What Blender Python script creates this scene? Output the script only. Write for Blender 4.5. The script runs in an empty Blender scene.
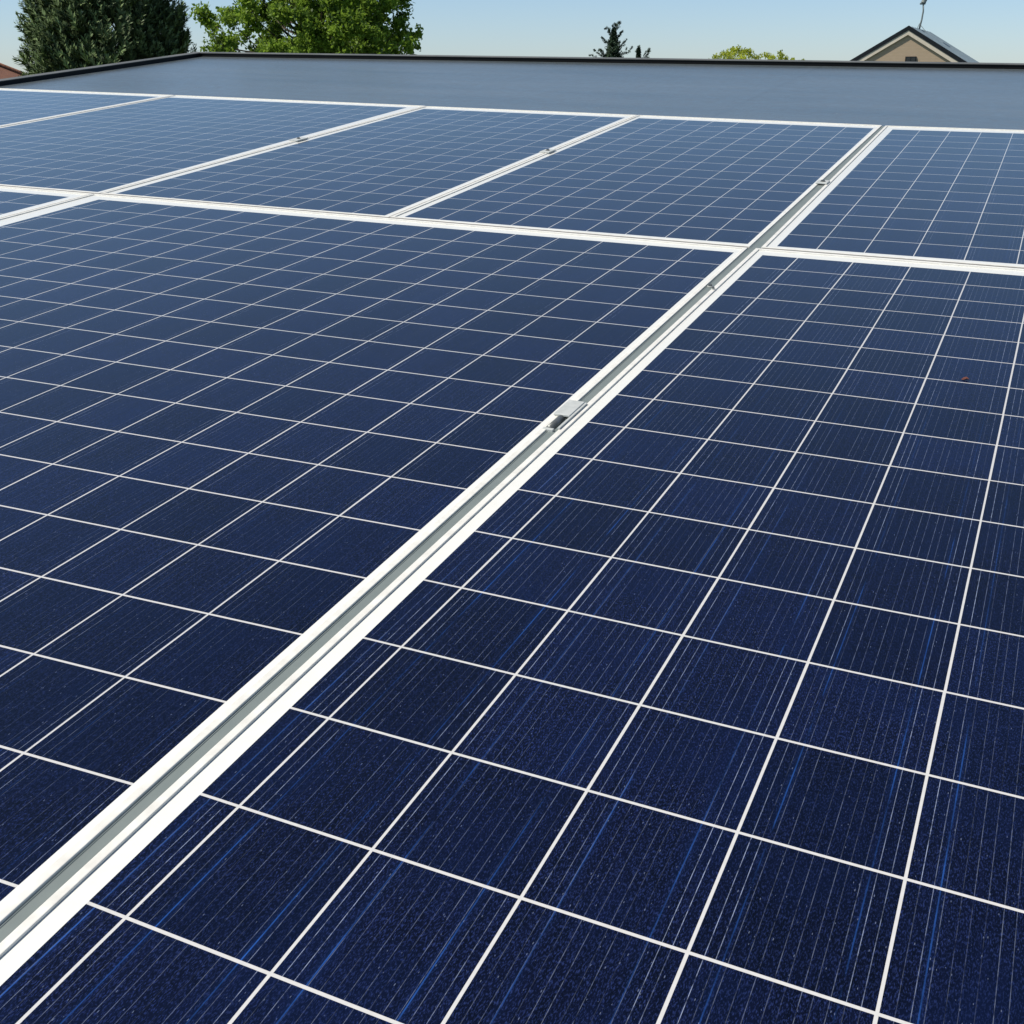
import bpy, bmesh, math, random
import numpy as np
from mathutils import Vector, Matrix

S = bpy.context.scene
COL = S.collection
rad = math.radians

# ------------------------------------------------------------------ camera, sky, sun, exposure
EYE = Vector((0, 0, 6.0))
PITCH = rad(19.67)
FOCAL_PX = 1186.15
cd = bpy.data.cameras.new("camera")
cam = bpy.data.objects.new("camera", cd)
COL.objects.link(cam)
cam.location = EYE
cam.rotation_euler = (rad(90) - PITCH, 0, 0)
cd.sensor_width = 36
cd.lens = 36 * FOCAL_PX / 1024
cd.clip_start = 0.02
cd.clip_end = 4000
S.camera = cam

SUN_DIR = Vector((-0.95, -0.20, 0))          # horizontal direction towards the sun
SUN_DIR.normalize()
SUN_EL = rad(52)
w = bpy.data.worlds.new("World")
S.world = w
w.use_nodes = True
wn = w.node_tree
bg = wn.nodes["Background"]
sky = wn.nodes.new("ShaderNodeTexSky")
sky.sky_type = 'NISHITA'
sky.sun_disc = False
sky.sun_elevation = SUN_EL
sky.sun_rotation = math.atan2(SUN_DIR.x, SUN_DIR.y)
sky.altitude = 200
sky.air_density = 1.0
sky.dust_density = 0.35
sky.ozone_density = 3.0
wb = wn.nodes.new("ShaderNodeMix")                   # the camera's white balance for the sky
wb.data_type, wb.blend_type = 'RGBA', 'MULTIPLY'
wb.inputs[0].default_value = 1.0
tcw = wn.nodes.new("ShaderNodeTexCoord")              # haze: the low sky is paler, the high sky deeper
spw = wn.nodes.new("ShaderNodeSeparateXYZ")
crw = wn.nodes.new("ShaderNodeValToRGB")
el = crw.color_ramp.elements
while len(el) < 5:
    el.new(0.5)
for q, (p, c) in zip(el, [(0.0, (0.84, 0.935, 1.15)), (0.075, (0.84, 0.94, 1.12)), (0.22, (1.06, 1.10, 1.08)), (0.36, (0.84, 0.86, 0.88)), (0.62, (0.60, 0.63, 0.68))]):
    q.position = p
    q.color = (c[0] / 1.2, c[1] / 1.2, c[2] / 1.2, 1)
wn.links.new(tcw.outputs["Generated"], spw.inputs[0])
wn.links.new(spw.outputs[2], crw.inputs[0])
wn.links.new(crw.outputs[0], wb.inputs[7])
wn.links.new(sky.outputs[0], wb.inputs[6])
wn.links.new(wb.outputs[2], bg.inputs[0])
bg.inputs[1].default_value = 0.115

sd = bpy.data.lights.new("sun", 'SUN')
sd.energy = 4.6
sd.angle = rad(0.53)
sd.color = (1.0, 0.94, 0.83)
sun = bpy.data.objects.new("sun", sd)
COL.objects.link(sun)
ray = -Vector((SUN_DIR.x * math.cos(SUN_EL), SUN_DIR.y * math.cos(SUN_EL), math.sin(SUN_EL)))
sun.rotation_euler = ray.to_track_quat('-Z', 'Y').to_euler()
sun.location = (-8, -4, 20)

S.view_settings.view_transform = 'Standard'
S.view_settings.look = 'None'
S.view_settings.exposure = 0.25
S.view_settings.gamma = 1.0


# ------------------------------------------------------------------ helpers
class NT:
    """short-hand for building a material's nodes"""
    def __init__(self, name):
        self.m = bpy.data.materials.new(name)
        self.m.use_nodes = True
        self.t = self.m.node_tree
        self.b = self.t.nodes["Principled BSDF"]

    def n(self, typ, **kw):
        k = self.t.nodes.new(typ)
        for a, v in kw.items():
            setattr(k, a, v)
        return k

    def l(self, a, b):
        self.t.links.new(a, b)

    def put(self, v, sock):
        if hasattr(v, 'links'):
            self.l(v, sock)
        else:
            sock.default_value = v

    def math(self, op, a, b=0.0, c=0.0, clamp=False):
        k = self.n("ShaderNodeMath", operation=op, use_clamp=clamp)
        for i, v in enumerate((a, b, c)):
            self.put(v, k.inputs[i])
        return k.outputs[0]

    def mix(self, f, a, b, blend='MIX'):
        k = self.n("ShaderNodeMix", data_type='RGBA', blend_type=blend)
        self.put(f, k.inputs[0])
        for v, i in ((a, 6), (b, 7)):
            self.put(v if hasattr(v, 'links') else (*v, 1.0), k.inputs[i])
        return k.outputs[2]

    def ramp(self, f, stops):
        k = self.n("ShaderNodeValToRGB")
        e = k.color_ramp.elements
        while len(e) < len(stops):
            e.new(0.5)
        for q, (p, c) in zip(e, stops):
            q.position = p
            q.color = (*c, 1) if isinstance(c, tuple) else (c, c, c, 1)
        self.l(f, k.inputs[0])
        return k.outputs[0]

    def noise(self, vec, scale, detail=4.0, rough=0.55):
        k = self.n("ShaderNodeTexNoise")
        if vec is not None:
            self.l(vec, k.inputs["Vector"])
        k.inputs["Scale"].default_value = scale
        k.inputs["Detail"].default_value = detail
        k.inputs["Roughness"].default_value = rough
        return k.outputs[0]

    def set(self, **kw):
        for a, v in kw.items():
            self.put(v if hasattr(v, 'links') or not isinstance(v, tuple) else (*v, 1.0),
                     self.b.inputs[a.replace('_', ' ')])
        return self.m

    def bump(self, h, strength, dist=0.01):
        k = self.n("ShaderNodeBump")
        k.inputs["Strength"].default_value = strength
        k.inputs["Distance"].default_value = dist
        self.l(h, k.inputs["Height"])
        self.l(k.outputs[0], self.b.inputs["Normal"])


def mesh_obj(name, verts, faces, mat, parent=None, smooth=False, mats=None, uv=None, tint=None):
    me = bpy.data.meshes.new(name)
    me.from_pydata([tuple(v) for v in verts], [], [tuple(f) for f in faces])
    me.materials.append(mat)
    if uv is not None:
        lay = me.uv_layers.new(name="cells")
        li = np.empty(len(me.loops), dtype=np.int32)
        me.loops.foreach_get("vertex_index", li)
        lay.data.foreach_set("uv", np.asarray(uv, dtype=np.float32)[li].ravel())
    if tint is not None:
        at = me.attributes.new("tint", 'FLOAT', 'FACE')
        at.data.foreach_set("value", np.asarray(tint, dtype=np.float32))
    if smooth:
        me.polygons.foreach_set("use_smooth", [True] * len(me.polygons))
    me.update()
    o = bpy.data.objects.new(name, me)
    COL.objects.link(o)
    if parent is not None:
        o.parent = parent
    return o


def thing(name, label, cat, mat=None, group=None):
    o = bpy.data.objects.new(name, None)
    o.empty_display_size = 0.1
    COL.objects.link(o)
    if mat is not None:
        o.matrix_world = mat
    o["label"] = label
    o["category"] = cat
    if group:
        o["group"] = group
    return o


def bevel(o, width, seg=2):
    m = o.modifiers.new("bevel", 'BEVEL')
    m.width = width
    m.segments = seg
    m.limit_method = 'ANGLE'
    return o


class MB:
    """collects shapes into one vertex and face list"""
    def __init__(self):
        self.v = []
        self.f = []

    def add(self, vs, fs):
        b = len(self.v)
        self.v += [tuple(q) for q in vs]
        self.f += [tuple(b + i for i in q) for q in fs]

    def box(self, lo, hi):
        (a, b, c), (d, e, f) = lo, hi
        self.add([(a, b, c), (d, b, c), (d, e, c), (a, e, c), (a, b, f), (d, b, f), (d, e, f), (a, e, f)],
                 [(3, 2, 1, 0), (4, 5, 6, 7), (0, 1, 5, 4), (1, 2, 6, 5), (2, 3, 7, 6), (3, 0, 4, 7)])

    def prism(self, poly, z0, z1):
        n = len(poly)
        self.add([(x, y, z0) for x, y in poly] + [(x, y, z1) for x, y in poly],
                 [tuple(range(n - 1, -1, -1)), tuple(range(n, 2 * n))] +
                 [(i, (i + 1) % n, n + (i + 1) % n, n + i) for i in range(n)])

    def tube(self, pts, radii, sides=8):
        pts = [Vector(p) for p in pts]
        rings = []
        for i, p in enumerate(pts):
            d = (pts[min(i + 1, len(pts) - 1)] - pts[max(i - 1, 0)]).normalized()
            a = d.orthogonal().normalized()
            b = d.cross(a)
            rings.append([p + (a * math.cos(t) + b * math.sin(t)) * radii[i]
                          for t in [2 * math.pi * k / sides for k in range(sides)]])
        fs = []
        for i in range(len(pts) - 1):
            for k in range(sides):
                k2 = (k + 1) % sides
                fs.append((i * sides + k, i * sides + k2, (i + 1) * sides + k2, (i + 1) * sides + k))
        fs.append(tuple(range(sides - 1, -1, -1)))
        e = (len(pts) - 1) * sides
        fs.append(tuple(e + k for k in range(sides)))
        self.add([q for r in rings for q in r], fs)

    def obj(self, name, mat, parent=None, smooth=False):
        return mesh_obj(name, self.v, self.f, mat, parent, smooth)


# ------------------------------------------------------------------ the roof plane: u across, v along the panels, w up from the glass
N = Vector((-0.013625, -0.102362, 0.994654)).normalized()
EV = Vector((0.408300, 0.907465, 0.098982))
EV = (EV - N * EV.dot(N)).normalized()
EU = EV.cross(N)
ORG = Vector((0.010626, 0.079831, 5.224281))
ROOF_W = -0.045


def plane(u, v, w=0.0):
    m = Matrix((EU, EV, N)).transposed().to_4x4()
    m.translation = ORG + EU * u + EV * v + N * w
    return m


def sight(px, py):
    """horizontal and vertical slope of a line of sight of the photograph (x/y and z/y)"""
    x, y = (px - 512) / FOCAL_PX, (py - 512) / FOCAL_PX
    fy = math.cos(PITCH) - y * math.sin(PITCH)
    return x / fy, (-math.sin(PITCH) - y * math.cos(PITCH)) / fy


def at(px, py, dist):
    a, b = sight(px, py)
    return Vector((a * dist, dist, EYE.z + b * dist))


# ------------------------------------------------------------------ materials
def mat_frame():
    k = NT("white_aluminium")
    tc = k.n("ShaderNodeTexCoord").outputs["Object"]
    st = k.n("ShaderNodeMapping")
    k.l(tc, st.inputs[0])
    st.inputs["Scale"].default_value = (1, 1, 1)
    n = k.noise(st.outputs[0], 35, 5, 0.6)
    n2 = k.noise(tc, 7, 3)
    c = k.mix(k.ramp(n, [(0.32, 0.0), (0.62, 1.0)]), (0.64, 0.625, 0.575), (0.75, 0.74, 0.69))
    c = k.mix(k.math('MULTIPLY', k.ramp(n2, [(0.62, 0.0), (0.78, 1.0)]), 0.45), c, (0.47, 0.44, 0.385))
    k.set(Base_Color=c, Roughness=0.42)
    return k.m


def mat_margin():
    k = NT("white_backsheet")
    tc = k.n("ShaderNodeTexCoord").outputs["Object"]
    n = k.noise(tc, 60, 4, 0.6)
    c = k.mix(n, (0.70, 0.70, 0.655), (0.78, 0.78, 0.735))
    k.set(Base_Color=c, Roughness=0.22)
    return k.m


def mat_cells(name, blue):
    k = NT(name)
    uv = k.n("ShaderNodeUVMap", uv_map="cells").outputs[0]
    sp = k.n("ShaderNodeSeparateXYZ")
    k.l(uv, sp.inputs[0])
    U, V = sp.outputs[0], sp.outputs[1]
    fu, fv = k.math('FRACT', U), k.math('FRACT', V)
    iu, iv = k.math('FLOOR', U), k.math('FLOOR', V)
    du = k.math('MINIMUM', fu, k.math('SUBTRACT', 1.0, fu))
    dv = k.math('MINIMUM', fv, k.math('SUBTRACT', 1.0, fv))

    def vec(x, y, z=0.0):
        c = k.n("ShaderNodeCombineXYZ")
        for i, q in enumerate((x, y, z)):
            k.put(q, c.inputs[i])
        return c.outputs[0]

    def white(v):
        q = k.n("ShaderNodeTexWhiteNoise", noise_dimensions='3D')
        k.l(v, q.inputs[0])
        return q.outputs[0]

    obj = k.n("ShaderNodeObjectInfo").outputs["Random"]
    seed = k.math('MULTIPLY', obj, 37.0)
    # tone of each cell, crystal mottling, fine streaks along the fingers
    tone = white(vec(iu, iv, seed))
    streak = k.noise(vec(k.math('MULTIPLY', U, 34.0), k.math('MULTIPLY', V, 1.7), seed), 1.0, 4.0, 0.7)
    weave = k.noise(vec(k.math('MULTIPLY', U, 125.0), k.math('MULTIPLY', V, 44.0), seed), 1.0, 2.0, 0.7)
    cloud = k.noise(vec(U, V, seed), 1.3, 3.0, 0.5)
    base = k.mix(k.ramp(streak, [(0.34, 0.0), (0.66, 1.0)]), (0.0006, 0.0008, 0.0034), (0.0019, 0.0027, 0.0135))
    base = k.mix(k.math('MULTIPLY', k.ramp(weave, [(0.50, 0.0), (0.70, 1.0)]), 0.95), base, (0.0165, 0.028, 0.105))
    base = k.mix(k.math('MULTIPLY', k.ramp(cloud, [(0.4, 0.0), (0.72, 1.0)]), 0.5), base, (0.002, 0.006, 0.032))
    g = k.math('MULTIPLY_ADD', tone, 0.5, 0.75)
    base = k.mix(1.0, base, vec(g, g, g), 'MULTIPLY')
    # thin contact lines: nine per cell, each with a strength of its own, broken along its length
    BUS = 13.0
    bu = k.math('MULTIPLY', U, BUS)
    near = k.math('FLOOR', k.math('ADD', bu, 0.5))
    h1 = white(vec(near, 3.0, seed))
    h2 = white(vec(near, iv, seed))
    jit = k.math('MULTIPLY', k.math('SUBTRACT', h1, 0.5), 0.35)
    dist = k.math('ABSOLUTE', k.math('SUBTRACT', k.math('SUBTRACT', bu, near), jit))
    broken = k.noise(vec(near, k.math('MULTIPLY', V, 9.0), seed), 1.0, 3.0, 0.75)
    pos = k.math('ABSOLUTE', k.math('SUBTRACT', fu, 0.5))
    edge = k.ramp(pos, [(0.30, 0.0), (0.36, 1.0)])
    strength = k.math('MULTIPLY', k.math('MULTIPLY_ADD', h2, 0.75, 0.1),
                      k.ramp(broken, [(0.33, 0.06), (0.57, 1.0)]))
    strength = k.math('MULTIPLY', strength, k.math('MULTIPLY_ADD', edge, 0.62, 0.14 + 0.26 * blue), clamp=True)
    bm = k.math('MULTIPLY', k.math('LESS_THAN', dist, 0.026), strength)
    base = k.mix(bm, base, (0.33, 0.39, 0.54))
    # blue glints painted into the colour as strips either side of a cell's middle
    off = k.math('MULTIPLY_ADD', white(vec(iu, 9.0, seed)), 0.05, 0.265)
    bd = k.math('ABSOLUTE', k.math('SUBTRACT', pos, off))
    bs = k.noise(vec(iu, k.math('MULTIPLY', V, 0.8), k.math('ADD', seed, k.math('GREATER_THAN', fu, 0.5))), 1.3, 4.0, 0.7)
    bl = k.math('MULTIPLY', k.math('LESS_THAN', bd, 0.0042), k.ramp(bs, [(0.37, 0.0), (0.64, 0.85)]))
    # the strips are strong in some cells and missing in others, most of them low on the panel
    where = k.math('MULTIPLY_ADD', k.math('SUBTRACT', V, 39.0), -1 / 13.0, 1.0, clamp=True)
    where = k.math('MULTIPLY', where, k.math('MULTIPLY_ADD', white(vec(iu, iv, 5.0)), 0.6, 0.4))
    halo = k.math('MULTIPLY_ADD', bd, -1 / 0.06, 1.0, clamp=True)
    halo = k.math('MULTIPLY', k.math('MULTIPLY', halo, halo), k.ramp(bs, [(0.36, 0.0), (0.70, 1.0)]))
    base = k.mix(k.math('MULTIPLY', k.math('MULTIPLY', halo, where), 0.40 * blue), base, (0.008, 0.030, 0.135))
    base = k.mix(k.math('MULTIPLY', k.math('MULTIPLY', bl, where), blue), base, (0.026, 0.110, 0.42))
    # dust: tiny pale dashes
    vo = k.n("ShaderNodeTexVoronoi", feature='F1')
    vo.inputs["Scale"].default_value = 1.0
    k.l(vec(k.math('MULTIPLY', U, 52.0), k.math('MULTIPLY', V, 15.0), seed), vo.inputs["Vector"])
    pick = k.n("ShaderNodeSeparateColor")
    k.l(vo.outputs["Color"], pick.inputs[0])
    dm = k.math('MULTIPLY', k.math('LESS_THAN', vo.outputs["Distance"], k.math('MULTIPLY', pick.outputs[1], 0.15)),
                k.math('GREATER_THAN', pick.outputs[0], 0.55))
    base = k.mix(k.math('MULTIPLY', dm, 0.42), base, (0.22, 0.27, 0.40))
    # white gaps between the cells
    wob = k.math('MULTIPLY', k.math('SUBTRACT', tone, 0.5), 0.003)
    line = k.math('MAXIMUM', k.math('LESS_THAN', du, k.math('ADD', 0.0100, wob)), k.math('LESS_THAN', dv, 0.0110))
    lt = k.noise(vec(k.math('MULTIPLY', U, 20.0), k.math('MULTIPLY', V, 20.0), 0.0), 1.0, 3.0)
    lc = k.mix(lt, (0.50, 0.495, 0.48), (0.66, 0.65, 0.635))
    base = k.mix(line, base, lc)
    rn = k.noise(vec(U, V, 4.0), 2.2, 4.0, 0.6)
    k.set(Base_Color=base, Roughness=k.math('MULTIPLY_ADD', rn, 0.08, 0.06), IOR=1.57)
    return k.m


def mat_membrane():
    k = NT("grey_roof_membrane")
    tc = k.n("ShaderNodeTexCoord").outputs["Object"]
    sp = k.n("ShaderNodeSeparateXYZ")
    k.l(tc, sp.inputs[0])
    n1 = k.noise(tc, 0.5, 4, 0.55)
    n2 = k.noise(tc, 14, 5, 0.7)
    n3 = k.noise(tc, 120, 3, 0.6)
    st = k.n("ShaderNodeMapping")
    k.l(tc, st.inputs[0])
    st.inputs["Scale"].default_value = (0.35, 2.2, 1)
    n4 = k.noise(st.outputs[0], 1.6, 6, 0.65)
    n1 = k.math('MULTIPLY_ADD', n4, 0.7, k.math('MULTIPLY', n1, 0.3))
    n1 = k.ramp(n1, [(0.35, 0.0), (0.65, 1.0)])
    c = k.mix(n1, (0.070, 0.090, 0.102), (0.105, 0.126, 0.138))
    c = k.mix(k.math('MULTIPLY', k.ramp(n2, [(0.45, 0.0), (0.75, 1.0)]), 0.4), c, (0.13, 0.14, 0.15))
    # welded laps between the membrane sheets, 1.6 m apart
    x = k.math('FRACT', k.math('MULTIPLY_ADD', sp.outputs[0], 1 / 1.75, 0.9745))
    lap = k.math('LESS_THAN', x, 0.006)
    c = k.mix(k.math('MULTIPLY', lap, 0.3), c, (0.03, 0.035, 0.04))
    k.set(Base_Color=c, Roughness=k.math('MULTIPLY_ADD', n2, 0.16, 0.16), IOR=1.5)
    k.bump(k.math('MULTIPLY_ADD', n3, 0.4, k.math('MULTIPLY', lap, -1.0)), 0.12, 0.004)
    return k.m


def mat_plain(name, c1, c2, rough, scale=12.0, metallic=0.0, bump=0.0, spec=0.5):
    k = NT(name)
    tc = k.n("ShaderNodeTexCoord").outputs["Object"]
    n = k.noise(tc, scale, 5, 0.62)
    k.set(Base_Color=k.mix(k.ramp(n, [(0.3, 0.0), (0.7, 1.0)]), c1, c2),
          Roughness=k.math('MULTIPLY_ADD', n, 0.15, rough - 0.07), Metallic=metallic)
    k.b.inputs["Specular IOR Level"].default_value = spec
    if bump:
        k.bump(n, bump)
    return k.m


def mat_leaf(name, dark, light, trans, rough=0.5):
    k = NT(name)
    a = k.n("ShaderNodeAttribute", attribute_name="tint").outputs["Fac"]
    c = k.ramp(a, [(0.0, dark), (0.6, light), (1.0, tuple(min(1, q * 1.5) for q in light))])
    k.set(Base_Color=c, Roughness=rough)
    k.b.inputs["Specular IOR Level"].default_value = 0.22
    if trans:
        tr = k.n("ShaderNodeBsdfTranslucent")
        k.l(k.mix(0.5, c, tuple(q * 2.0 for q in light)), tr.inputs[0])
        mx = k.n("ShaderNodeMixShader")
        mx.inputs[0].default_value = trans
        k.l(k.b.outputs[0], mx.inputs[1])
        k.l(tr.outputs[0], mx.inputs[2])
        k.l(mx.outputs[0], k.t.nodes["Material Output"].inputs[0])
    return k.m


def mat_siding():
    k = NT("beige_lap_siding")
    tc = k.n("ShaderNodeTexCoord").outputs["Object"]
    sp = k.n("ShaderNodeSeparateXYZ")
    k.l(tc, sp.inputs[0])
    z = k.math('FRACT', k.math('MULTIPLY', sp.outputs[2], 1 / 0.15))
    n = k.noise(tc, 3, 4)
    c = k.mix(n, (0.41, 0.31, 0.21), (0.48, 0.37, 0.26))
    k.set(Base_Color=c, Roughness=0.6)
    k.bump(z, 0.8, 0.02)
    return k.m


def mat_tiles():
    k = NT("terracotta_roof_tiles")
    tc = k.n("ShaderNodeTexCoord").outputs["Object"]
    br = k.n("ShaderNodeTexBrick")
    k.l(tc, br.inputs[0])
    br.inputs["Scale"].default_value = 3.0
    br.inputs["Color1"].default_value = (0.27, 0.105, 0.055, 1)
    br.inputs["Color2"].default_value = (0.19, 0.070, 0.038, 1)
    br.inputs["Mortar"].default_value = (0.10, 0.04, 0.03, 1)
    n = k.noise(tc, 2.5, 5)
    k.set(Base_Color=k.mix(k.math('MULTIPLY', n, 0.5), br.outputs[0], (0.30, 0.16, 0.09)), Roughness=0.85)
    k.bump(br.outputs[1], 0.6, 0.03)
    return k.m


def mat_grass():
    k = NT("lawn")
    tc = k.n("ShaderNodeTexCoord").outputs["Object"]
    n = k.noise(tc, 0.3, 8, 0.6)
    k.set(Base_Color=k.ramp(n, [(0.3, (0.035, 0.055, 0.015)), (0.55, (0.06, 0.085, 0.025)), (0.75, (0.11, 0.10, 0.05))]),
          Roughness=0.95)
    return k.m


M_FRAME, M_MARGIN, M_CELLS, M_CELLS_STRIPED = mat_frame(), mat_margin(), mat_cells("blue_silicon_cells", 0.22), mat_cells("blue_silicon_cells_with_strips", 1.0)
M_ROOF = mat_membrane()
M_COPING = mat_plain("black_coated_metal", (0.0025, 0.003, 0.0035), (0.005, 0.0055, 0.006), 0.55, 6, spec=0.2)
M_LIT_TOP = mat_plain("lit_coping_top", (0.085, 0.09, 0.088), (0.14, 0.145, 0.14), 0.6, 3, spec=0.3)  # paler grey paints the light caught along the top of the black coping
M_ALU = mat_plain("grey_aluminium", (0.155, 0.185, 0.180), (0.185, 0.215, 0.208), 0.5, 14, 0.0)
M_CLAMP = mat_plain("cast_aluminium", (0.46, 0.48, 0.46), (0.56, 0.58, 0.56), 0.5, 90, 0.15)
M_GAP_SHADE = mat_plain("brown_grey_gap_shade", (0.06, 0.053, 0.045), (0.10, 0.09, 0.08), 0.8, 30)  # dark tone that paints the shade of the open cross joint
M_DARK = mat_plain("dark_steel", (0.09, 0.10, 0.10), (0.16, 0.17, 0.17), 0.4, 60, 0.3)
M_RENDER = mat_plain("cream_render", (0.50, 0.47, 0.40), (0.60, 0.57, 0.50), 0.85, 5)
M_BARGE = mat_plain("cream_painted_board", (0.52, 0.46, 0.37), (0.60, 0.54, 0.44), 0.55, 9)
M_SLATE = mat_plain("dark_standing_metal", (0.004, 0.006, 0.009), (0.008, 0.011, 0.014), 0.5, 4, spec=0.25)
M_METALROOF = mat_plain("blue_grey_roof_sheet", (0.19, 0.25, 0.29), (0.26, 0.32, 0.36), 0.35, 3)
M_PANE = mat_plain("dark_glass", (0.010, 0.012, 0.014), (0.02, 0.022, 0.025), 0.12, 3)
M_SIDING, M_TILES, M_GRASS = mat_siding(), mat_tiles(), mat_grass()
M_BARK = mat_plain("tree_bark", (0.045, 0.035, 0.026), (0.10, 0.08, 0.06), 0.9, 9, 0, 0.8)
M_LEAF = mat_leaf("broad_leaves", (0.032, 0.072, 0.012), (0.180, 0.275, 0.034), 0.42)
M_YLEAF = mat_leaf("yellow_green_leaves", (0.14, 0.18, 0.018), (0.36, 0.40, 0.05), 0.45)
M_PINE = mat_leaf("conifer_needles", (0.018, 0.036, 0.016), (0.140, 0.195, 0.080), 0.0, 0.6)
M_SPRUCE = mat_leaf("spruce_needles", (0.018, 0.036, 0.022), (0.060, 0.095, 0.055), 0.0, 0.6)
M_DEBRIS = mat_plain("dry_leaf", (0.09, 0.022, 0.014), (0.13, 0.035, 0.02), 0.8, 50)

# ------------------------------------------------------------------ ground
g = 900
o = mesh_obj("ground", [(-g, -g, 0), (g, -g, 0), (g, g, 0), (-g, g, 0)], [(0, 1, 2, 3)], M_GRASS)
o["kind"] = "structure"

# ------------------------------------------------------------------ the building that carries the roof
b = thing("building", "low building whose dark grey sloping roof carries all the solar panels", "building", plane(0, 0, ROOF_W))
RC = [(-6.246, -2.5), (4.2, -2.5), (4.2, 9.856), (-6.867, 8.797)]        # roof outline, anticlockwise
m = MB()
m.prism(RC, -0.16, 0.0)
m.obj("roof_membrane", M_ROOF, b)


def inset(poly, d):
    """polygon shrunk by d (anticlockwise)"""
    n, out = len(poly), []
    for i in range(n):
        p0, p1, p2 = (Vector(poly[(i + j) % n]) for j in (-1, 0, 1))
        a, c = (p1 - p0).normalized(), (p2 - p1).normalized()
        na, nc = Vector((-a.y, a.x)), Vector((-c.y, c.x))
        k = (na + nc) / (1 + na.dot(nc))
        out.append(tuple(p1 + k * d))
    return out


OUT, INN = inset(RC, -0.090), RC
CO, CI = inset(RC, -0.095), inset(RC, 0.004)
for i, nm in enumerate(("near", "right", "far", "left")):
    j = (i + 1) % 4
    m = MB()
    m.prism([OUT[i], OUT[j], INN[j], INN[i]], -0.20, 0.026)
    m.obj("edge_fascia", M_COPING, b)
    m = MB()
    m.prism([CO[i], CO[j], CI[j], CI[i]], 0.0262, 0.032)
    bevel(m.obj("edge_coping", M_LIT_TOP, b), 0.002)
# walls go straight down in the world
inv = b.matrix_world.inverted()
low = inset(RC, 0.03)
tops = [plane(x, y, ROOF_W - 0.165).translation for x, y in low]
vs = [t for t in tops] + [Vector((t.x, t.y, 0)) for t in tops]
fs = [(i, (i + 1) % 4, 4 + (i + 1) % 4, 4 + i) for i in range(4)]
mesh_obj("wall", [inv @ v for v in vs], [tuple(reversed(f)) for f in fs], M_RENDER, b)


# ------------------------------------------------------------------ solar panels
def quad_map(q, s, t):
    a, bb, c, d = (np.array(x, float) for x in q)
    return (a * (1 - s) + bb * s) * (1 - t) + (d * (1 - s) + c * s) * t


def homography(src, dst):
    A = []
    for (x, y), (u, v) in zip(src, dst):
        A.append([x, y, 1, 0, 0, 0, -u * x, -u * y, -u])
        A.append([0, 0, 0, x, y, 1, -v * x, -v * y, -v])
    return np.linalg.svd(np.array(A, float))[2][-1].reshape(3, 3)


LIP, GLASS = 0.011, -0.0032


def ring(mb, A, B, z):
    base = len(mb.v)
    mb.v += [(x, y, z) for x, y in A] + [(x, y, z) for x, y in B]
    n = len(A)
    for i in range(n):
        j = (i + 1) % n
        mb.f.append((base + i, base + j, base + n + j, base + n + i))


def solar_panel(label, outer, inner, grid=None, cells=None, cap=False, mat=None):
    cx = sum(p[0] for p in outer) / 4
    cy = sum(p[1] for p in outer) / 4
    root = thing("solar_panel", label, "solar panel", plane(cx, cy, 0), "solar panels on the roof")
    O = [(x - cx, y - cy) for x, y in outer]
    I = [(x - cx, y - cy) for x, y in inner]
    L = inset(O, LIP)
    # frame: outer side, top lip, inner step down to the glass, foot on the roof
    m = MB()
    zt, zb = 0.0, ROOF_W + 0.0005
    n = 4
    m.v = [(x, y, zb) for x, y in O] + [(x, y, zt) for x, y in O] + [(x, y, zt) for x, y in L] + [(x, y, GLASS - 0.004) for x, y in L] + \
          [(x, y, zb) for x, y in L]
    for k in range(5):
        a0, b0 = k * 4, ((k + 1) % 5) * 4
        for i in range(4):
            j = (i + 1) % 4
            m.f.append((a0 + i, a0 + j, b0 + j, b0 + i))
    bevel(m.obj("frame", M_FRAME, root), 0.0009)
    # white margin under the glass, between frame and cells
    m = MB()
    ring(m, inset(O, LIP + 0.0002), I, GLASS)
    m.obj("backsheet_margin", M_MARGIN, root)
    # the field of cells
    if grid is None:
        H = homography([tuple(p) for p in inner], cells if len(cells) == 4 else [(0, 0), (cells[0], 0), cells, (0, cells[1])])
    else:
        H = np.array(grid)
    K = 48
    vs, uv, fs = [], [], []
    for t in range(K + 1):
        for s in range(K + 1):
            p = quad_map(I, s / K, t / K)
            vs.append((p[0], p[1], GLASS))
            q = H @ np.array([p[0] + cx, p[1] + cy, 1])
            x, y = q[0] / q[2], q[1] / q[2]
            if cap:                                       # the last column ends just short of its next line
                p1 = quad_map(inner, 1.0, t / K)
                e = H @ np.array([p1[0], p1[1], 1])
                if x > 0:
                    x *= 0.98 / (e[0] / e[2])
            uv.append((x + 40, y + 40))
    for t in range(K):
        for s in range(K):
            a = t * (K + 1) + s
            fs.append((a, a + 1, a + K + 2, a + K + 1))
    mesh_obj("cell_field", vs, fs, mat or M_CELLS, root, uv=uv)
    return root


GRID_R = [[6.24694, -0.09444, 4.14548], [0.09733, 5.84369, -3.37196], [0.01329, -0.02127, 1.0]]
GRID_L = [[7.20979, -0.04222, 6.6717], [-0.18815, 6.22629, -4.75479], [-0.01163, -0.0077, 1.0]]

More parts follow.
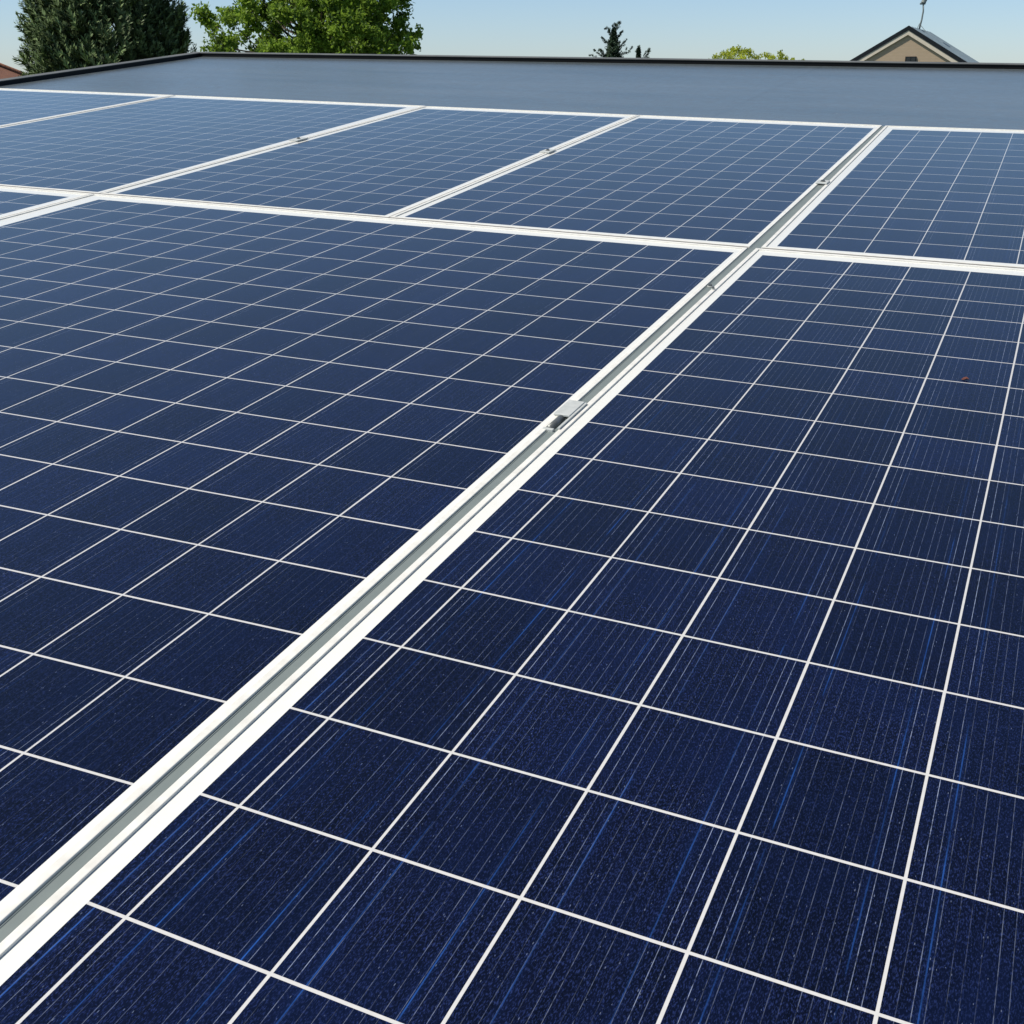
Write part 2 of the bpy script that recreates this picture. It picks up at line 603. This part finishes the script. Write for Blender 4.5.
solar_panel("large dark blue panel filling the right foreground beside the rail",
            [(-0.732, 0.167), (1.15, 0.167), (1.15, 3.368), (-0.745, 3.324)],
            [(-0.698, 0.202), (1.115, 0.202), (1.115, 3.297), (-0.711, 3.261)], GRID_R, mat=M_CELLS_STRIPED)
solar_panel("wide dark blue panel left of the grey rail and its plate clamp",
            [(-3.060, 0.167), (-0.750, 0.167), (-0.768, 3.322), (-3.134, 3.322)],
            [(-2.975, 0.202), (-0.772, 0.202), (-0.792, 3.263), (-3.050, 3.253)], GRID_L, cap=True)
solar_panel("panel cut off by the left picture edge, its corner just visible below the cross joint",
            [(-5.2, 0.167), (-3.064, 0.167), (-3.138, 3.322), (-5.2, 3.322)],
            [(-5.165, 0.202), (-3.12, 0.202), (-3.185, 3.255), (-5.165, 3.255)], None, (13, 19))
solar_panel("back row panel furthest right, cut off by the picture edge",
            [(-0.734, 3.339), (1.15, 3.383), (1.15, 6.084), (-0.772, 5.950)],
            [(-0.698, 3.378), (1.115, 3.437), (1.115, 6.011), (-0.726, 5.854)], None,
            [(0.14, 0), (13.67, 0), (13.82, 15), (0.08, 15)])
solar_panel("back row panel just left of the grey rail",
            [(-1.933, 3.337), (-0.766, 3.337), (-0.789, 5.959), (-1.982, 5.959)],
            [(-1.897, 3.365), (-0.781, 3.377), (-0.811, 5.865), (-1.948, 5.869)], None, (9, 15))
solar_panel("middle panel of the back row, second to the left of the grey rail",
            [(-3.117, 3.337), (-1.937, 3.337), (-1.986, 5.959), (-3.193, 5.959)],
            [(-3.070, 3.355), (-1.966, 3.362), (-2.018, 5.869), (-3.155, 5.872)], None, (9, 15))
solar_panel("wide pale panel of the back row, its left corner out of the picture",
            [(-4.827, 3.337), (-3.121, 3.337), (-3.197, 5.972), (-4.894, 5.985)],
            [(-4.780, 3.362), (-3.152, 3.362), (-3.268, 5.896), (-4.866, 5.892)], None, (13, 15))
solar_panel("back row panel furthest left, a pale sliver below the roof edge",
            [(-6.52, 3.337), (-4.831, 3.337), (-4.898, 5.985), (-6.60, 5.962)],
            [(-6.48, 3.362), (-4.860, 3.362), (-4.945, 5.902), (-6.56, 5.885)], None, (13, 15))

# ------------------------------------------------------------------ mounting rail in the gap between the panels
rt = thing("mounting_rail", "long grey aluminium rail lying in the gap between left and right panels", "rail", plane(-0.75, 3.0, 0))


def rail_run(v0, v1, a0, a1, b0, b1):
    """channel between the left (a) and right (b) frame sides, from v0 to v1"""
    m = MB()
    prof = [(0.0, ROOF_W + .001), (0.0, -0.0030), (0.10, -0.0026), (0.14, -0.0034), (0.86, -0.0034), (0.90, -0.0026), (1.0, -0.0030), (1.0, ROOF_W + .001)]
    P = []
    for v, a, bb in ((v0, a0, b0), (v1, a1, b1)):
        for f, z in prof:
            P.append((a + (bb - a) * f + 0.75, v - 3.0, z))
    k = len(prof)
    F = [(i, (i + 1) % k, k + (i + 1) % k, k + i) for i in range(k)] + [tuple(range(k - 1, -1, -1)), tuple(range(k, 2 * k))]
    m.add(P, F)
    return m.obj("rail_length", M_ALU, rt)


rail_run(0.167, 3.3300, -0.7490, -0.7670, -0.7330, -0.7460)
rail_run(3.3315, 5.955, -0.7650, -0.7880, -0.7350, -0.7730)


# added dark strips standing in for the shaded gap between front and back row
for lab, x0, x1, ya, yb in (("thin dark strip standing in for gap shade in the cross joint left of the grey rail", -5.2, -0.772, 3.3228, 3.3362),
                            ("thin dark strip standing in for gap shade in the cross joint right of the grey rail", -0.728, 1.148, 3.3250, 3.3382)):
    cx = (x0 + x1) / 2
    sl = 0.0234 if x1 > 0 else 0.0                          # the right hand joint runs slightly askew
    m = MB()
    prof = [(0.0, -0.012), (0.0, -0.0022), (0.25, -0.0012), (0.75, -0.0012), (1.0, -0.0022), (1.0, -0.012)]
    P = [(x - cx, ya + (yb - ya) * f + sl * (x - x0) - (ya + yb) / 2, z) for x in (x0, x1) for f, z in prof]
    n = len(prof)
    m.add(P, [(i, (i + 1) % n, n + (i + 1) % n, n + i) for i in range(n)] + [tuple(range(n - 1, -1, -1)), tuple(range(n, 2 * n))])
    o = m.obj("gap_shade_strip", M_GAP_SHADE)
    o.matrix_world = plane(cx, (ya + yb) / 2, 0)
    o["label"], o["category"], o["group"] = lab, "strip", "gap shade strips in the cross joint"

# ------------------------------------------------------------------ clamps
def disc(m, x, y, r, z0, z1, sides=12):
    m.prism([(x + r * math.cos(2 * math.pi * k / sides), y + r * math.sin(2 * math.pi * k / sides)) for k in range(sides)], z0, z1)


def clamp(label, u, v, length, width, big=False):
    t = thing("panel_clamp", label, "clamp", plane(u, v, 0), "clamps on the panel joints")
    m = MB()
    hw, hl = width / 2, length / 2
    m.prism([(-hw, -hl), (hw, -hl), (hw, hl), (-hw, hl)], 0.0004, 0.0052)
    bevel(m.obj("clamp_plate", M_CLAMP, t), 0.0012)
    m = MB()
    if big:
        # side flange, dark socket and the light stop behind it
        m.box((hw + 0.0005, -hl - 0.060, 0.0004), (hw + 0.0045, hl, 0.0034))
        m.obj("side_flange", M_CLAMP, t)
        m = MB()
        m.tube([(0.000, -hl - 0.002, -0.0035), (0.000, -hl - 0.058, -0.0035)], [0.0080, 0.0080], 14)
        m.obj("bolt_sleeve", M_DARK, t, True)
        m = MB()
        m.box((-0.010, -hl - 0.068, -0.0095), (0.0105, -hl - 0.060, 0.0012))
        bevel(m.obj("end_stop", M_CLAMP, t), 0.001)
    else:
        disc(m, 0.0, 0.0, 0.0065, 0.0052, 0.0105, 6)
        disc(m, 0.0, 0.0, 0.0095, 0.0052, 0.0064, 16)
        m.obj("bolt_head", M_DARK, t)
    return t


clamp("large flat grey clamp plate bridging the rail in the middle of the picture", -0.757, 1.927, 0.078, 0.032, True)
clamp("small clamp with dark bolt on the grey rail between back row panels", -0.763, 4.392, 0.060, 0.040)
clamp("small grey clamp on the joint of the middle back row panels", -1.962, 4.725, 0.075, 0.044)
clamp("small dark clamp on the joint beside the wide pale back row panel", -3.157, 4.673, 0.090, 0.046)


def bolt(label, u, v, w0, r):
    t = thing("rail_bolt", label, "bolt", plane(u, v, w0), "bolts along the rail")
    m = MB()
    disc(m, 0, 0, r * 1.5, 0.0004, 0.0018, 16)
    bevel(m.obj("washer", M_CLAMP, t), 0.0003)
    m = MB()
    disc(m, 0, 0, r, 0.0018, 0.0065, 6)
    m.obj("bolt_head", M_DARK, t)


bolt("small bolt standing in the grey rail below the cross joint", -0.7555, 2.885, -0.0034, 0.0050)
bolt("tiny dark bolt on the white frame right of the rail", -0.738, 2.850, 0.0, 0.0032)

# a dry leaf on the right panel, as in the photograph
lf = MB()
lf.add([(-0.010, 0, 0.001), (-0.004, 0.006, 0.006), (0.004, 0.005, 0.009), (0.012, 0.001, 0.004), (0.004, -0.006, 0.007), (-0.004, -0.005, 0.002), (0.001, 0, 0.001)],
       [(0, 1, 6), (1, 2, 6), (2, 3, 6), (3, 4, 6), (4, 5, 6), (5, 0, 6)])
lo = lf.obj("dry_leaf", M_DEBRIS)
lo.matrix_world = plane(-0.102, 2.380, GLASS) @ Matrix.Scale(0.7, 4)
lo["label"] = "tiny reddish dry leaf lying on the right foreground panel"
lo["category"] = "leaf"


# ------------------------------------------------------------------ trees
def leaves(rng, centres, radii, per, size, up=0.4, squash=0.8, narrow=0.55):
    """leaf shaped faces scattered through clumps; returns verts, faces, tint"""
    V, F, T = [], [], []
    for c, r, cnt in zip(centres, radii, per):
        cl = rng.uniform(0.15, 0.75)
        d = rng.normal(size=(cnt, 3))
        d /= np.linalg.norm(d, axis=1)[:, None]
        # each clump is three or four ragged twigs' worth of leaves, not a ball
        nt = 5
        tw = rng.normal(0, 0.50, (nt, 3)) * r
        k = rng.integers(0, nt, cnt)
        p = np.array(c) + (tw[k] + rng.normal(0, 0.34, (cnt, 3)) * r) * np.array([1, 1, squash])
        nrm = d * 0.6 + rng.normal(size=(cnt, 3)) * 0.7 + np.array([0, 0, up])
        nrm /= np.linalg.norm(nrm, axis=1)[:, None]
        a = np.cross(nrm, rng.normal(size=(cnt, 3)))
        a /= np.linalg.norm(a, axis=1)[:, None]
        bb = np.cross(nrm, a)
        s = size * rng.uniform(0.6, 1.3, (cnt, 1))
        q = np.stack([p - a * s * .5, p + bb * s * narrow * .5 - nrm * s * .08, p + a * s * .5 - nrm * s * .12, p - bb * s * narrow * .5 - nrm * s * .08], 1)
        base = len(V) * 1
        V.extend(q.reshape(-1, 3).tolist())
        F.extend([(base + 4 * i, base + 4 * i + 1, base + 4 * i + 2, base + 4 * i + 3) for i in range(cnt)])
        T.extend(np.clip(cl + rng.normal(0, 0.18, cnt), 0, 1).tolist())
    return V, F, T


def limb_path(rng, a, bb, sag=0.12, n=5):
    a, bb = Vector(a), Vector(bb)
    L = (bb - a).length
    out = []
    for i in range(n):
        t = i / (n - 1)
        p = a.lerp(bb, t)
        if 0 < i < n - 1:
            p += Vector(rng.normal(0, 1, 3).tolist()) * L * 0.035
            p.z -= L * sag * math.sin(math.pi * t)
        out.append(p)
    return out


def broad_tree(label, base, centres, radii, dens, size, mat, seed, trunk_r, fork_z, cat="tree", name="leafy_tree"):
    rng = np.random.default_rng(seed)
    t = thing(name, label, cat, Matrix.Translation(base))
    loc = [Vector(c) - base for c in centres]
    cnt = [max(20, int(dens * (r / 0.3) ** 2)) for r in radii]
    V, F, T = leaves(rng, [tuple(c) for c in loc], radii, cnt, size)
    mesh_obj("crown", V, F, mat, t, tint=T)
    m = MB()
    fork = Vector((rng.normal(0, .15), rng.normal(0, .15), fork_z))
    top = max(c.z for c in loc) * 0.92
    m.tube([(0, 0, -0.2), (trunk_r * .4, 0, fork_z * .35), (0, trunk_r * .5, fork_z * .7), fork, fork + Vector((.1, 0, (top - fork_z) * .5)), (0, 0, top)],
           [trunk_r * 1.35, trunk_r, trunk_r * .92, trunk_r * .8, trunk_r * .5, trunk_r * .12], 10)
    for c in loc:
        h = max(fork_z * 0.8, min(c.z - 0.35 * math.hypot(c.x, c.y) - 0.1, top * .9))
        s = Vector((0, 0, h))
        L = (c - s).length
        r0 = min(trunk_r * .3, 0.010 + 0.008 * L)
        m.tube(limb_path(rng, s, c), [r0, r0 * .8, r0 * .6, r0 * .4, r0 * .15], 6)
    m.obj("trunk", M_BARK, t, True)
    return t


# leafy tree behind the roof corner
D = 22.0
spots = [(398, 38, 8), (404, 48, 8), (399, 30, 7), (392, 50, 9), (388, 40, 8), (411, 38, 6), (205, 17, 9), (214, 24, 8), (228, 19, 9), (240, 12, 10), (247, 2, 10), (221, 41, 11), (235, 38, 9), (213, 50, 8), (232, 50, 8), (265, 42, 10),
         (256, 54, 8), (262, 14, 11), (277, 22, 11), (290, 10, 12), (303, 2, 12), (311, 20, 10), (302, 44, 12), (318, 36, 9), (322, 12, 12),
         (332, 44, 12), (344, 24, 12), (352, 8, 12), (364, 42, 12), (372, 22, 12), (386, 8, 10), (380, 48, 9), (393, 21, 8), (402, 2, 7),
         (408, 42, 7), (417, 33, 6), (412, 50, 5), (284, 42, 10), (252, 24, 9), (352, 48, 12), (322, 56, 10), (272, 34, 8), (300, 28, 7),
         (378, 33, 8), (274, 6, 11), (336, 3, 12), (370, 5, 12), (290, 56, 9), (340, 60, 12), (310, 66, 12), (370, 62, 12), (270, 66, 12), (235, 64, 10)]
rng = np.random.default_rng(4)
for k in range(45):                                       # the part of the crown above and below the picture
    y = rng.uniform(-42, -8)
    hw = 92 * math.sqrt(max(0.05, 1 - ((y + 5) / -44) ** 2))
    spots.append((314 + rng.uniform(-hw, hw), y, rng.uniform(9, 13)))
GAPS = [(236, 28, 11), (250, 46, 8), (292, 33, 7), (334, 30, 5), (215, 8, 14), (404, 26, 8), (283, 27, 4), (200, 36, 9), (255, 33, 4)]
k = 0
while k < 48:                                             # smaller clumps that close the crown but for its gaps
    x, y = rng.uniform(240, 396), rng.uniform(-6, 62)
    if all(math.hypot(x - a, y - c) > q + 5 for a, c, q in GAPS):
        spots.append((x, y, rng.uniform(6, 9)))
        k += 1
for k in range(40):
    spots.append((312 + rng.uniform(-95, 95), rng.uniform(75, 150), rng.uniform(10, 14)))
front = [(x, y, 9, -2.0) for x, y in ((300, 14), (318, 26), (338, 34), (322, 48), (352, 22), (308, 40), (345, 52), (285, 12), (364, 30), (300, 54), (330, 10), (275, 44))]
cen, rr = [], []
for (x, y, r, *off) in spots + front:
    dd = D + (off[0] if off else rng.uniform(-1.5, 1.5))
    cen.append(at(x, y, dd))
    rr.append(r * D * 0.00079 * rng.uniform(0.9, 1.25))
ax, _ = sight(312, 40)
broad_tree("bushy bright green tree with gaps behind the far roof corner", Vector((ax * D, D, 0)), cen, rr, 1150, 0.074, M_LEAF, 11, 0.17, 3.2)

# yellow-green treetop, far off
D = 50.0
spots = [(717, 58, 4), (726, 53, 5), (734, 52, 5), (741, 51, 5.5), (749, 53, 5), (755, 57, 4), (729, 58, 6), (742, 59, 7), (766, 56, 4), (772, 58, 4.5),
         (780, 55, 4), (783, 59, 5), (792, 60, 2.5), (803, 61, 2), (712, 62, 4), (735, 66, 8), (752, 66, 8), (770, 66, 8), (785, 68, 7), (740, 80, 12),
         (760, 80, 12), (725, 78, 9), (778, 82, 9)]
cen, rr = [], []
for (x, y, r) in spots:
    cen.append(at(x, y, D + rng.uniform(-1.2, 1.2)))
    rr.append(r * D * 0.00079)
ax, _ = sight(750, 60)
broad_tree("yellow-green treetop peeping over the roof edge between spruces and gabled house", Vector((ax * D, D, 0)), cen, rr, 420, 0.095, M_YLEAF, 21, 0.16, 3.0)


def conifer(label, base, height, radius_at, seed, n_spray, spray_len, needle, mat, z0=0.6, extra=(), name="conifer", rise=(0.4, 1.1), per=26, taper=False):
    """upright dense evergreen: sprays of needles growing out and up all through the crown's outer shell"""
    rng = np.random.default_rng(seed)
    t = thing(name, label, "tree", Matrix.Translation(base))
    V, F, T = [], [], []
    P, Dv, Ls = [], [], []
    while len(P) < n_spray:
        z = z0 + (height - z0) * rng.uniform() ** 0.85
        a = rng.uniform(0, 2 * math.pi)
        lump = 1 + 0.05 * math.sin(3 * a + z * 2.1) + 0.09 * math.sin(7 * a - z * 3.3)
        R = radius_at(z) * lump
        
        f = rng.uniform(0.45, 1.0) ** 0.5
        P.append((R * f * math.cos(a), R * f * math.sin(a), z))
        d = np.array([math.cos(a), math.sin(a), rng.uniform(*rise)])
        d[:2] *= min(1.0, radius_at(z) / 0.8 + 0.12)
        d += rng.normal(0, 0.22, 3)
        Dv.append(d / np.linalg.norm(d))
        Ls.append(spray_len * rng.uniform(0.6, 1.25) * (min(1.0, 0.3 + 0.55 * (height - z)) if taper else 1.0))
    for (p, d, L) in extra:
        for k in range(12):
            P.append(tuple(np.array(p) + np.array(d) * L * k / 12 + rng.normal(0, 0.015, 3)))
            dd = np.array(d) + rng.normal(0, 0.3, 3)
            Dv.append(dd / np.linalg.norm(dd))
            Ls.append(spray_len * (1.1 - 0.055 * k))
    for p, d, L in zip(P, Dv, Ls):
        p = np.array(p)
        side = np.cross(d, [0.3, 0.2, 0.9])
        side /= np.linalg.norm(side)
        oth = np.cross(d, side)
        ct = rng.uniform(0.0, 0.95)
        s = rng.uniform(0, 1, per)
        ang = rng.uniform(0, 2 * math.pi, per)
        out = np.cos(ang)[:, None] * side + np.sin(ang)[:, None] * oth
        nd = d * 0.9 + out * 0.75
        nd /= np.linalg.norm(nd, axis=1)[:, None]
        st = p + d * (L * s)[:, None]
        ln = (needle * (1.15 - 0.6 * s) * rng.uniform(0.7, 1.2, per))[:, None]
        wd = np.cross(nd, d)
        wd /= np.linalg.norm(wd, axis=1)[:, None] + 1e-9
        q = np.stack([st, st + nd * ln * .55 + wd * ln * .13, st + nd * ln, st + nd * ln * .55 - wd * ln * .13], 1)
        b0 = len(V)
        V.extend(q.reshape(-1, 3).tolist())
        F.extend([(b0 + 4 * i, b0 + 4 * i + 1, b0 + 4 * i + 2, b0 + 4 * i + 3) for i in range(per)])
        T.extend(np.clip(ct + 0.25 * (s - .5) + rng.normal(0, .12, per), 0, 1).tolist())
    mesh_obj("crown", V, F, mat, t, tint=T)
    m = MB()
    r0 = 0.05 + height * 0.018
    m.tube([(0, 0, -0.2), (0.02, 0, height * .4), (0, .02, height * .75), (0, 0, height * .97)], [r0, r0 * .75, r0 * .4, r0 * .06], 9)
    for k in range(60):
        z = z0 + (height * .95 - z0) * k / 60
        a = k * 2.4
        R = radius_at(z) * 0.8
        e = Vector((R * math.cos(a), R * math.sin(a), z + R * .5))
        m.tube(limb_path(rng, (0, 0, z), e, 0.05, 4), [r0 * .2, r0 * .15, r0 * .1, r0 * .04], 5)
    m.obj("trunk", M_BARK, t, True)
    return t


# big dark conifer on the left
D = 25.0
ax, _ = sight(107, 40)
H = 8.55
conifer("broad dense dark green conifer at the left beside the red tiled roof", Vector((ax * D, D, 0)), H,
        lambda z: 1.36 * max(0.02, 1 - max(0, (z - 5.9) / (H - 5.9)) ** 2.4) ** 0.75, 5, 7000, 0.42, 0.15, M_PINE, z0=2.2, per=30, rise=(0.7, 1.7),
        extra=[((-1.25, -.2, 6.35), (-.20, 0, .95), 0.70), ((-1.35, -.3, 6.1), (-.35, 0, .9), 0.5), ((-1.35, -.2, 5.9), (-.6, 0, .7), 0.3),
               ((-1.15, -.1, 6.7), (-.3, 0, 1), 0.9), ((1.4, -.2, 6.9), (.25, 0, .95), 0.55), ((1.35, -.1, 6.5), (.45, 0, .9), 0.5)])

# two spruces far off
D = 60.0
ax, _ = sight(613, 60)
top = at(613.5, 30, D).z
conifer("dark pointed spruce top with spreading side branches over the roof edge", Vector((ax * D, D, 0)), top,
        lambda z: max(0.02, min(0.20 * (top - z) + .005, 1.0)), 8, 2600, 0.24, 0.12, M_SPRUCE, name="spruce", taper=True, rise=(0.1, 0.9), per=22,
        extra=[((0, 0, top - .35), (0.02, 0, 1), .55), ((-.15, 0, top - 1.43), (-.80, 0, .60), .95), ((-.25, 0, top - 1.33), (-.62, 0, .78), .60), ((.10, 0, top - 1.33), (.80, 0, .60), .95),
               ((.10, 0, top - 1.03), (.62, 0, .78), .75), ((-.05, 0, top - 0.78), (-.70, 0, .70), .65), ((.05, 0, top - 0.53), (.60, 0, .80), .55),
               ((-.03, 0, top - 0.33), (-.60, 0, .80), .50), ((.02, 0, top - 0.03), (.55, 0, .83), .40), ((-.1, 0, top - 1.58), (-.90, 0, .44), 1.1),
               ((.1, 0, top - 1.68), (.90, 0, .44), 1.0), ((0, -.1, top - 1.18), (-.3, -.7, .6), .7), ((0, -.1, top - 0.98), (.4, -.6, .7), .6)])
D = 63.0
ax, _ = sight(638.5, 60)
top2 = at(638.5, 49, D).z
conifer("slim little spruce tip right of the taller spruce", Vector((ax * D, D, 0)), top2,
        lambda z: max(0.02, 0.05 * (top2 - z) + .02), 9, 1500, 0.20, 0.11, M_SPRUCE, name="spruce", taper=True, rise=(0.2, 1.0), per=20,
        extra=[((0, 0, top2 - .3), (0, 0, 1), .38), ((.08, 0, top2 - 0.55), (.60, 0, .80), .75), ((.06, 0, top2 - .35), (-.5, 0, .85), .3), ((.35, 0, top2 - 0.55), (.30, 0, .95), .5)])


# ------------------------------------------------------------------ gabled house on the right
D = 60.0
apex = at(909, 26.3, D)
PSI = rad(26)
HM = Matrix.Translation((apex.x, apex.y, 0)) @ Matrix.Rotation(-PSI, 4, 'Z')    # local x to the right along the gable, y back along the ridge
hs = thing("gabled_house", "beige gabled house with dark roof edge and aerial beyond the roof edge", "house", HM)
RZ, SL, HW, LEN = apex.z, 0.585, 3.9, 7.5
OH = 0.07                                               # overhang of the roof in front of the gable wall
wz = lambda x: RZ - 0.24 - SL * abs(x)
we = HW - 0.35
m = MB()
m.add([(-we, OH, 0), (we, OH, 0), (we, OH, wz(we)), (0, OH, wz(0)), (-we, OH, wz(we)),
       (-we, LEN - .3, 0), (we, LEN - .3, 0), (we, LEN - .3, wz(we)), (0, LEN - .3, wz(0)), (-we, LEN - .3, wz(we))],
      [(0, 1, 2, 3, 4), (9, 8, 7, 6, 5), (1, 6, 7, 2), (5, 0, 4, 9), (3, 2, 7, 8), (4, 3, 8, 9)])
m.obj("wall", M_SIDING, hs)
for sgn in (-1, 1):
    m = MB()
    e = sgn * HW
    ez = RZ - SL * HW
    a = [(0, 0, RZ), (e, 0, ez), (e, LEN, ez), (0, LEN, RZ)]
    lowr = [(x, y, z - 0.13) for x, y, z in a]
    m.add(a + lowr, [(0, 1, 2, 3), (7, 6, 5, 4), (0, 4, 5, 1), (1, 5, 6, 2), (2, 6, 7, 3), (3, 7, 4, 0)])
    r = m.obj("roof", M_METALROOF if sgn > 0 else M_SLATE, hs)
    if sgn > 0:
        r["label"] = "blue-grey sheet metal roof slope"
    # standing seams
    m = MB()
    for k in range(1, 9):
        y = LEN * k / 9
        m.add([(sgn * .02, y - .015, RZ - .01), (sgn * .02, y + .015, RZ - .01), (e, y + .015, ez + .002), (e, y - .015, ez + .002),
               (sgn * .02, y - .015, RZ + .03), (sgn * .02, y + .015, RZ + .03), (e, y + .015, ez + .045), (e, y - .015, ez + .045)],
              [(4, 5, 6, 7), (0, 4, 7, 3), (1, 2, 6, 5), (0, 1, 5, 4), (3, 7, 6, 2)])
    m.obj("standing_seam", M_METALROOF if sgn > 0 else M_SLATE, r)
    # dark verge along the front edge of the roof, cream board under it
    m = MB()
    c, s = (0.0, RZ + .03), (e + sgn * .05, ez + .0)
    m.add([(0, -.06, RZ + .035), (e, -.06, ez + .035), (e, -.06, ez - .17), (0, -.06, RZ - .17),
           (0, -.004, RZ + .035), (e, -.004, ez + .035), (e, -.004, ez - .17), (0, -.004, RZ - .17)],
          [(0, 1, 2, 3), (7, 6, 5, 4), (0, 4, 5, 1), (3, 2, 6, 7), (1, 5, 6, 2), (0, 3, 7, 4)])
    m.obj("verge_trim", M_SLATE, hs)
    m = MB()
    x1 = sgn * (HW - .05)
    z1 = RZ - SL * (HW - .05)
    m.add([(0, -.035, RZ - .171), (x1, -.035, z1 - .171), (x1, -.035, z1 - .37), (0, -.035, RZ - .37),
           (0, -.004, RZ - .171), (x1, -.004, z1 - .171), (x1, -.004, z1 - .37), (0, -.004, RZ - .37)],
          [(0, 1, 2, 3), (7, 6, 5, 4), (0, 4, 5, 1), (3, 2, 6, 7), (1, 5, 6, 2), (0, 3, 7, 4)])
    m.obj("barge_board", M_BARGE, hs)
vw = MB()
zc = RZ - 1.50
vw.box((.02, OH - .05, zc - .15), (.44, OH - .003, zc + .15))
v_ = vw.obj("gable_vent", M_PANE, hs)
vw = MB()
for zz in (-.17, .15):
    vw.box((-.02, OH - .062, zc + zz), (.48, OH - .002, zc + zz + .025))
for xx in (-.02, .21, .45):
    vw.box((xx, OH - .068, zc - .145), (xx + .03, OH - .0025, zc + .15))
vw.obj("vent_frame", M_SLATE, v_)

# aerial on its ridge
foot = HM @ Vector((0, 3.2, RZ + .0))
an = thing("roof_aerial", "thin leaning aerial mast with a small head on the gabled house ridge", "aerial", Matrix.Translation(foot))
tip = at(923.3, 3.5, foot.y) - foot
m = MB()
m.tube([(0, 0, -.02), tip * .35 + Vector((.05, 0, 0)), tip * .7 + Vector((.06, 0, 0)), tip], [.045, .042, .04, .036], 8)
m.obj("mast", M_ALU, an, True)
m = MB()
m.box(tuple(tip + Vector((-.16, -.04, -.05))), tuple(tip + Vector((.10, .04, .03))))
m.tube([tip + Vector((0, 0, 0.03)), tip + Vector((.04, 0, .22))], [.13, .09], 10)
m.tube([tip + Vector((.1, 0, 0.1)), tip + Vector((.22, 0, .34))], [.05, .03], 8)
m.tube([tip + Vector((-.05, 0, 0.2)), tip + Vector((-.10, 0, .50))], [.03, .02], 8)
bevel(m.obj("aerial_head", M_ALU, an), .01)
m = MB()
m.tube([(-.02, -.02, .25), (.26, -.25, -.12)], [.014, .014], 6)
m.tube([(-.02, -.02, .25), (-.22, -.2, -.10)], [.014, .014], 6)
m.obj("stay_rod", M_ALU, an)

# ------------------------------------------------------------------ red tiled house at the left edge
D = 34.0
ra = at(-52, 46, D)
th = thing("red_roofed_house", "house with red terracotta tiled hip roof at the left picture edge", "house", Matrix.Translation((ra.x, ra.y, 0)))
rz = ra.z
HX, HY, HZ = 4.2, 3.8, rz - 2.15
m = MB()
m.add([(-HX, -HY, HZ), (HX, -HY, HZ), (HX, HY, HZ), (-HX, HY, HZ), (-1.2, 0, rz), (0.0, 0, rz),
       (-HX, -HY, HZ - .12), (HX, -HY, HZ - .12), (HX, HY, HZ - .12), (-HX, HY, HZ - .12)],
      [(0, 1, 5, 4), (1, 2, 5), (2, 3, 4, 5), (3, 0, 4), (0, 6, 7, 1), (1, 7, 8, 2), (2, 8, 9, 3), (3, 9, 6, 0), (9, 8, 7, 6)])
m.obj("roof", M_TILES, th)
m = MB()
m.add([(-HX + .4, -HY + .4, 0), (HX - .4, -HY + .4, 0), (HX - .4, HY - .4, 0), (-HX + .4, HY - .4, 0),
       (-HX + .4, -HY + .4, HZ - .122), (HX - .4, -HY + .4, HZ - .122), (HX - .4, HY - .4, HZ - .122), (-HX + .4, HY - .4, HZ - .122)],
      [(0, 1, 5, 4), (1, 2, 6, 5), (2, 3, 7, 6), (3, 0, 4, 7)])
m.obj("wall", M_RENDER, th)
m = MB()
for a, c in (((0, 0, rz + .02), (HX, -HY, HZ + .03)), ((0, 0, rz + .02), (HX, HY, HZ + .03)), ((-1.2, 0, rz + .03), (0, 0, rz + .03))):
    m.tube([a, c], [.07, .07], 8)
m.obj("ridge_tiles", M_TILES, th, True)
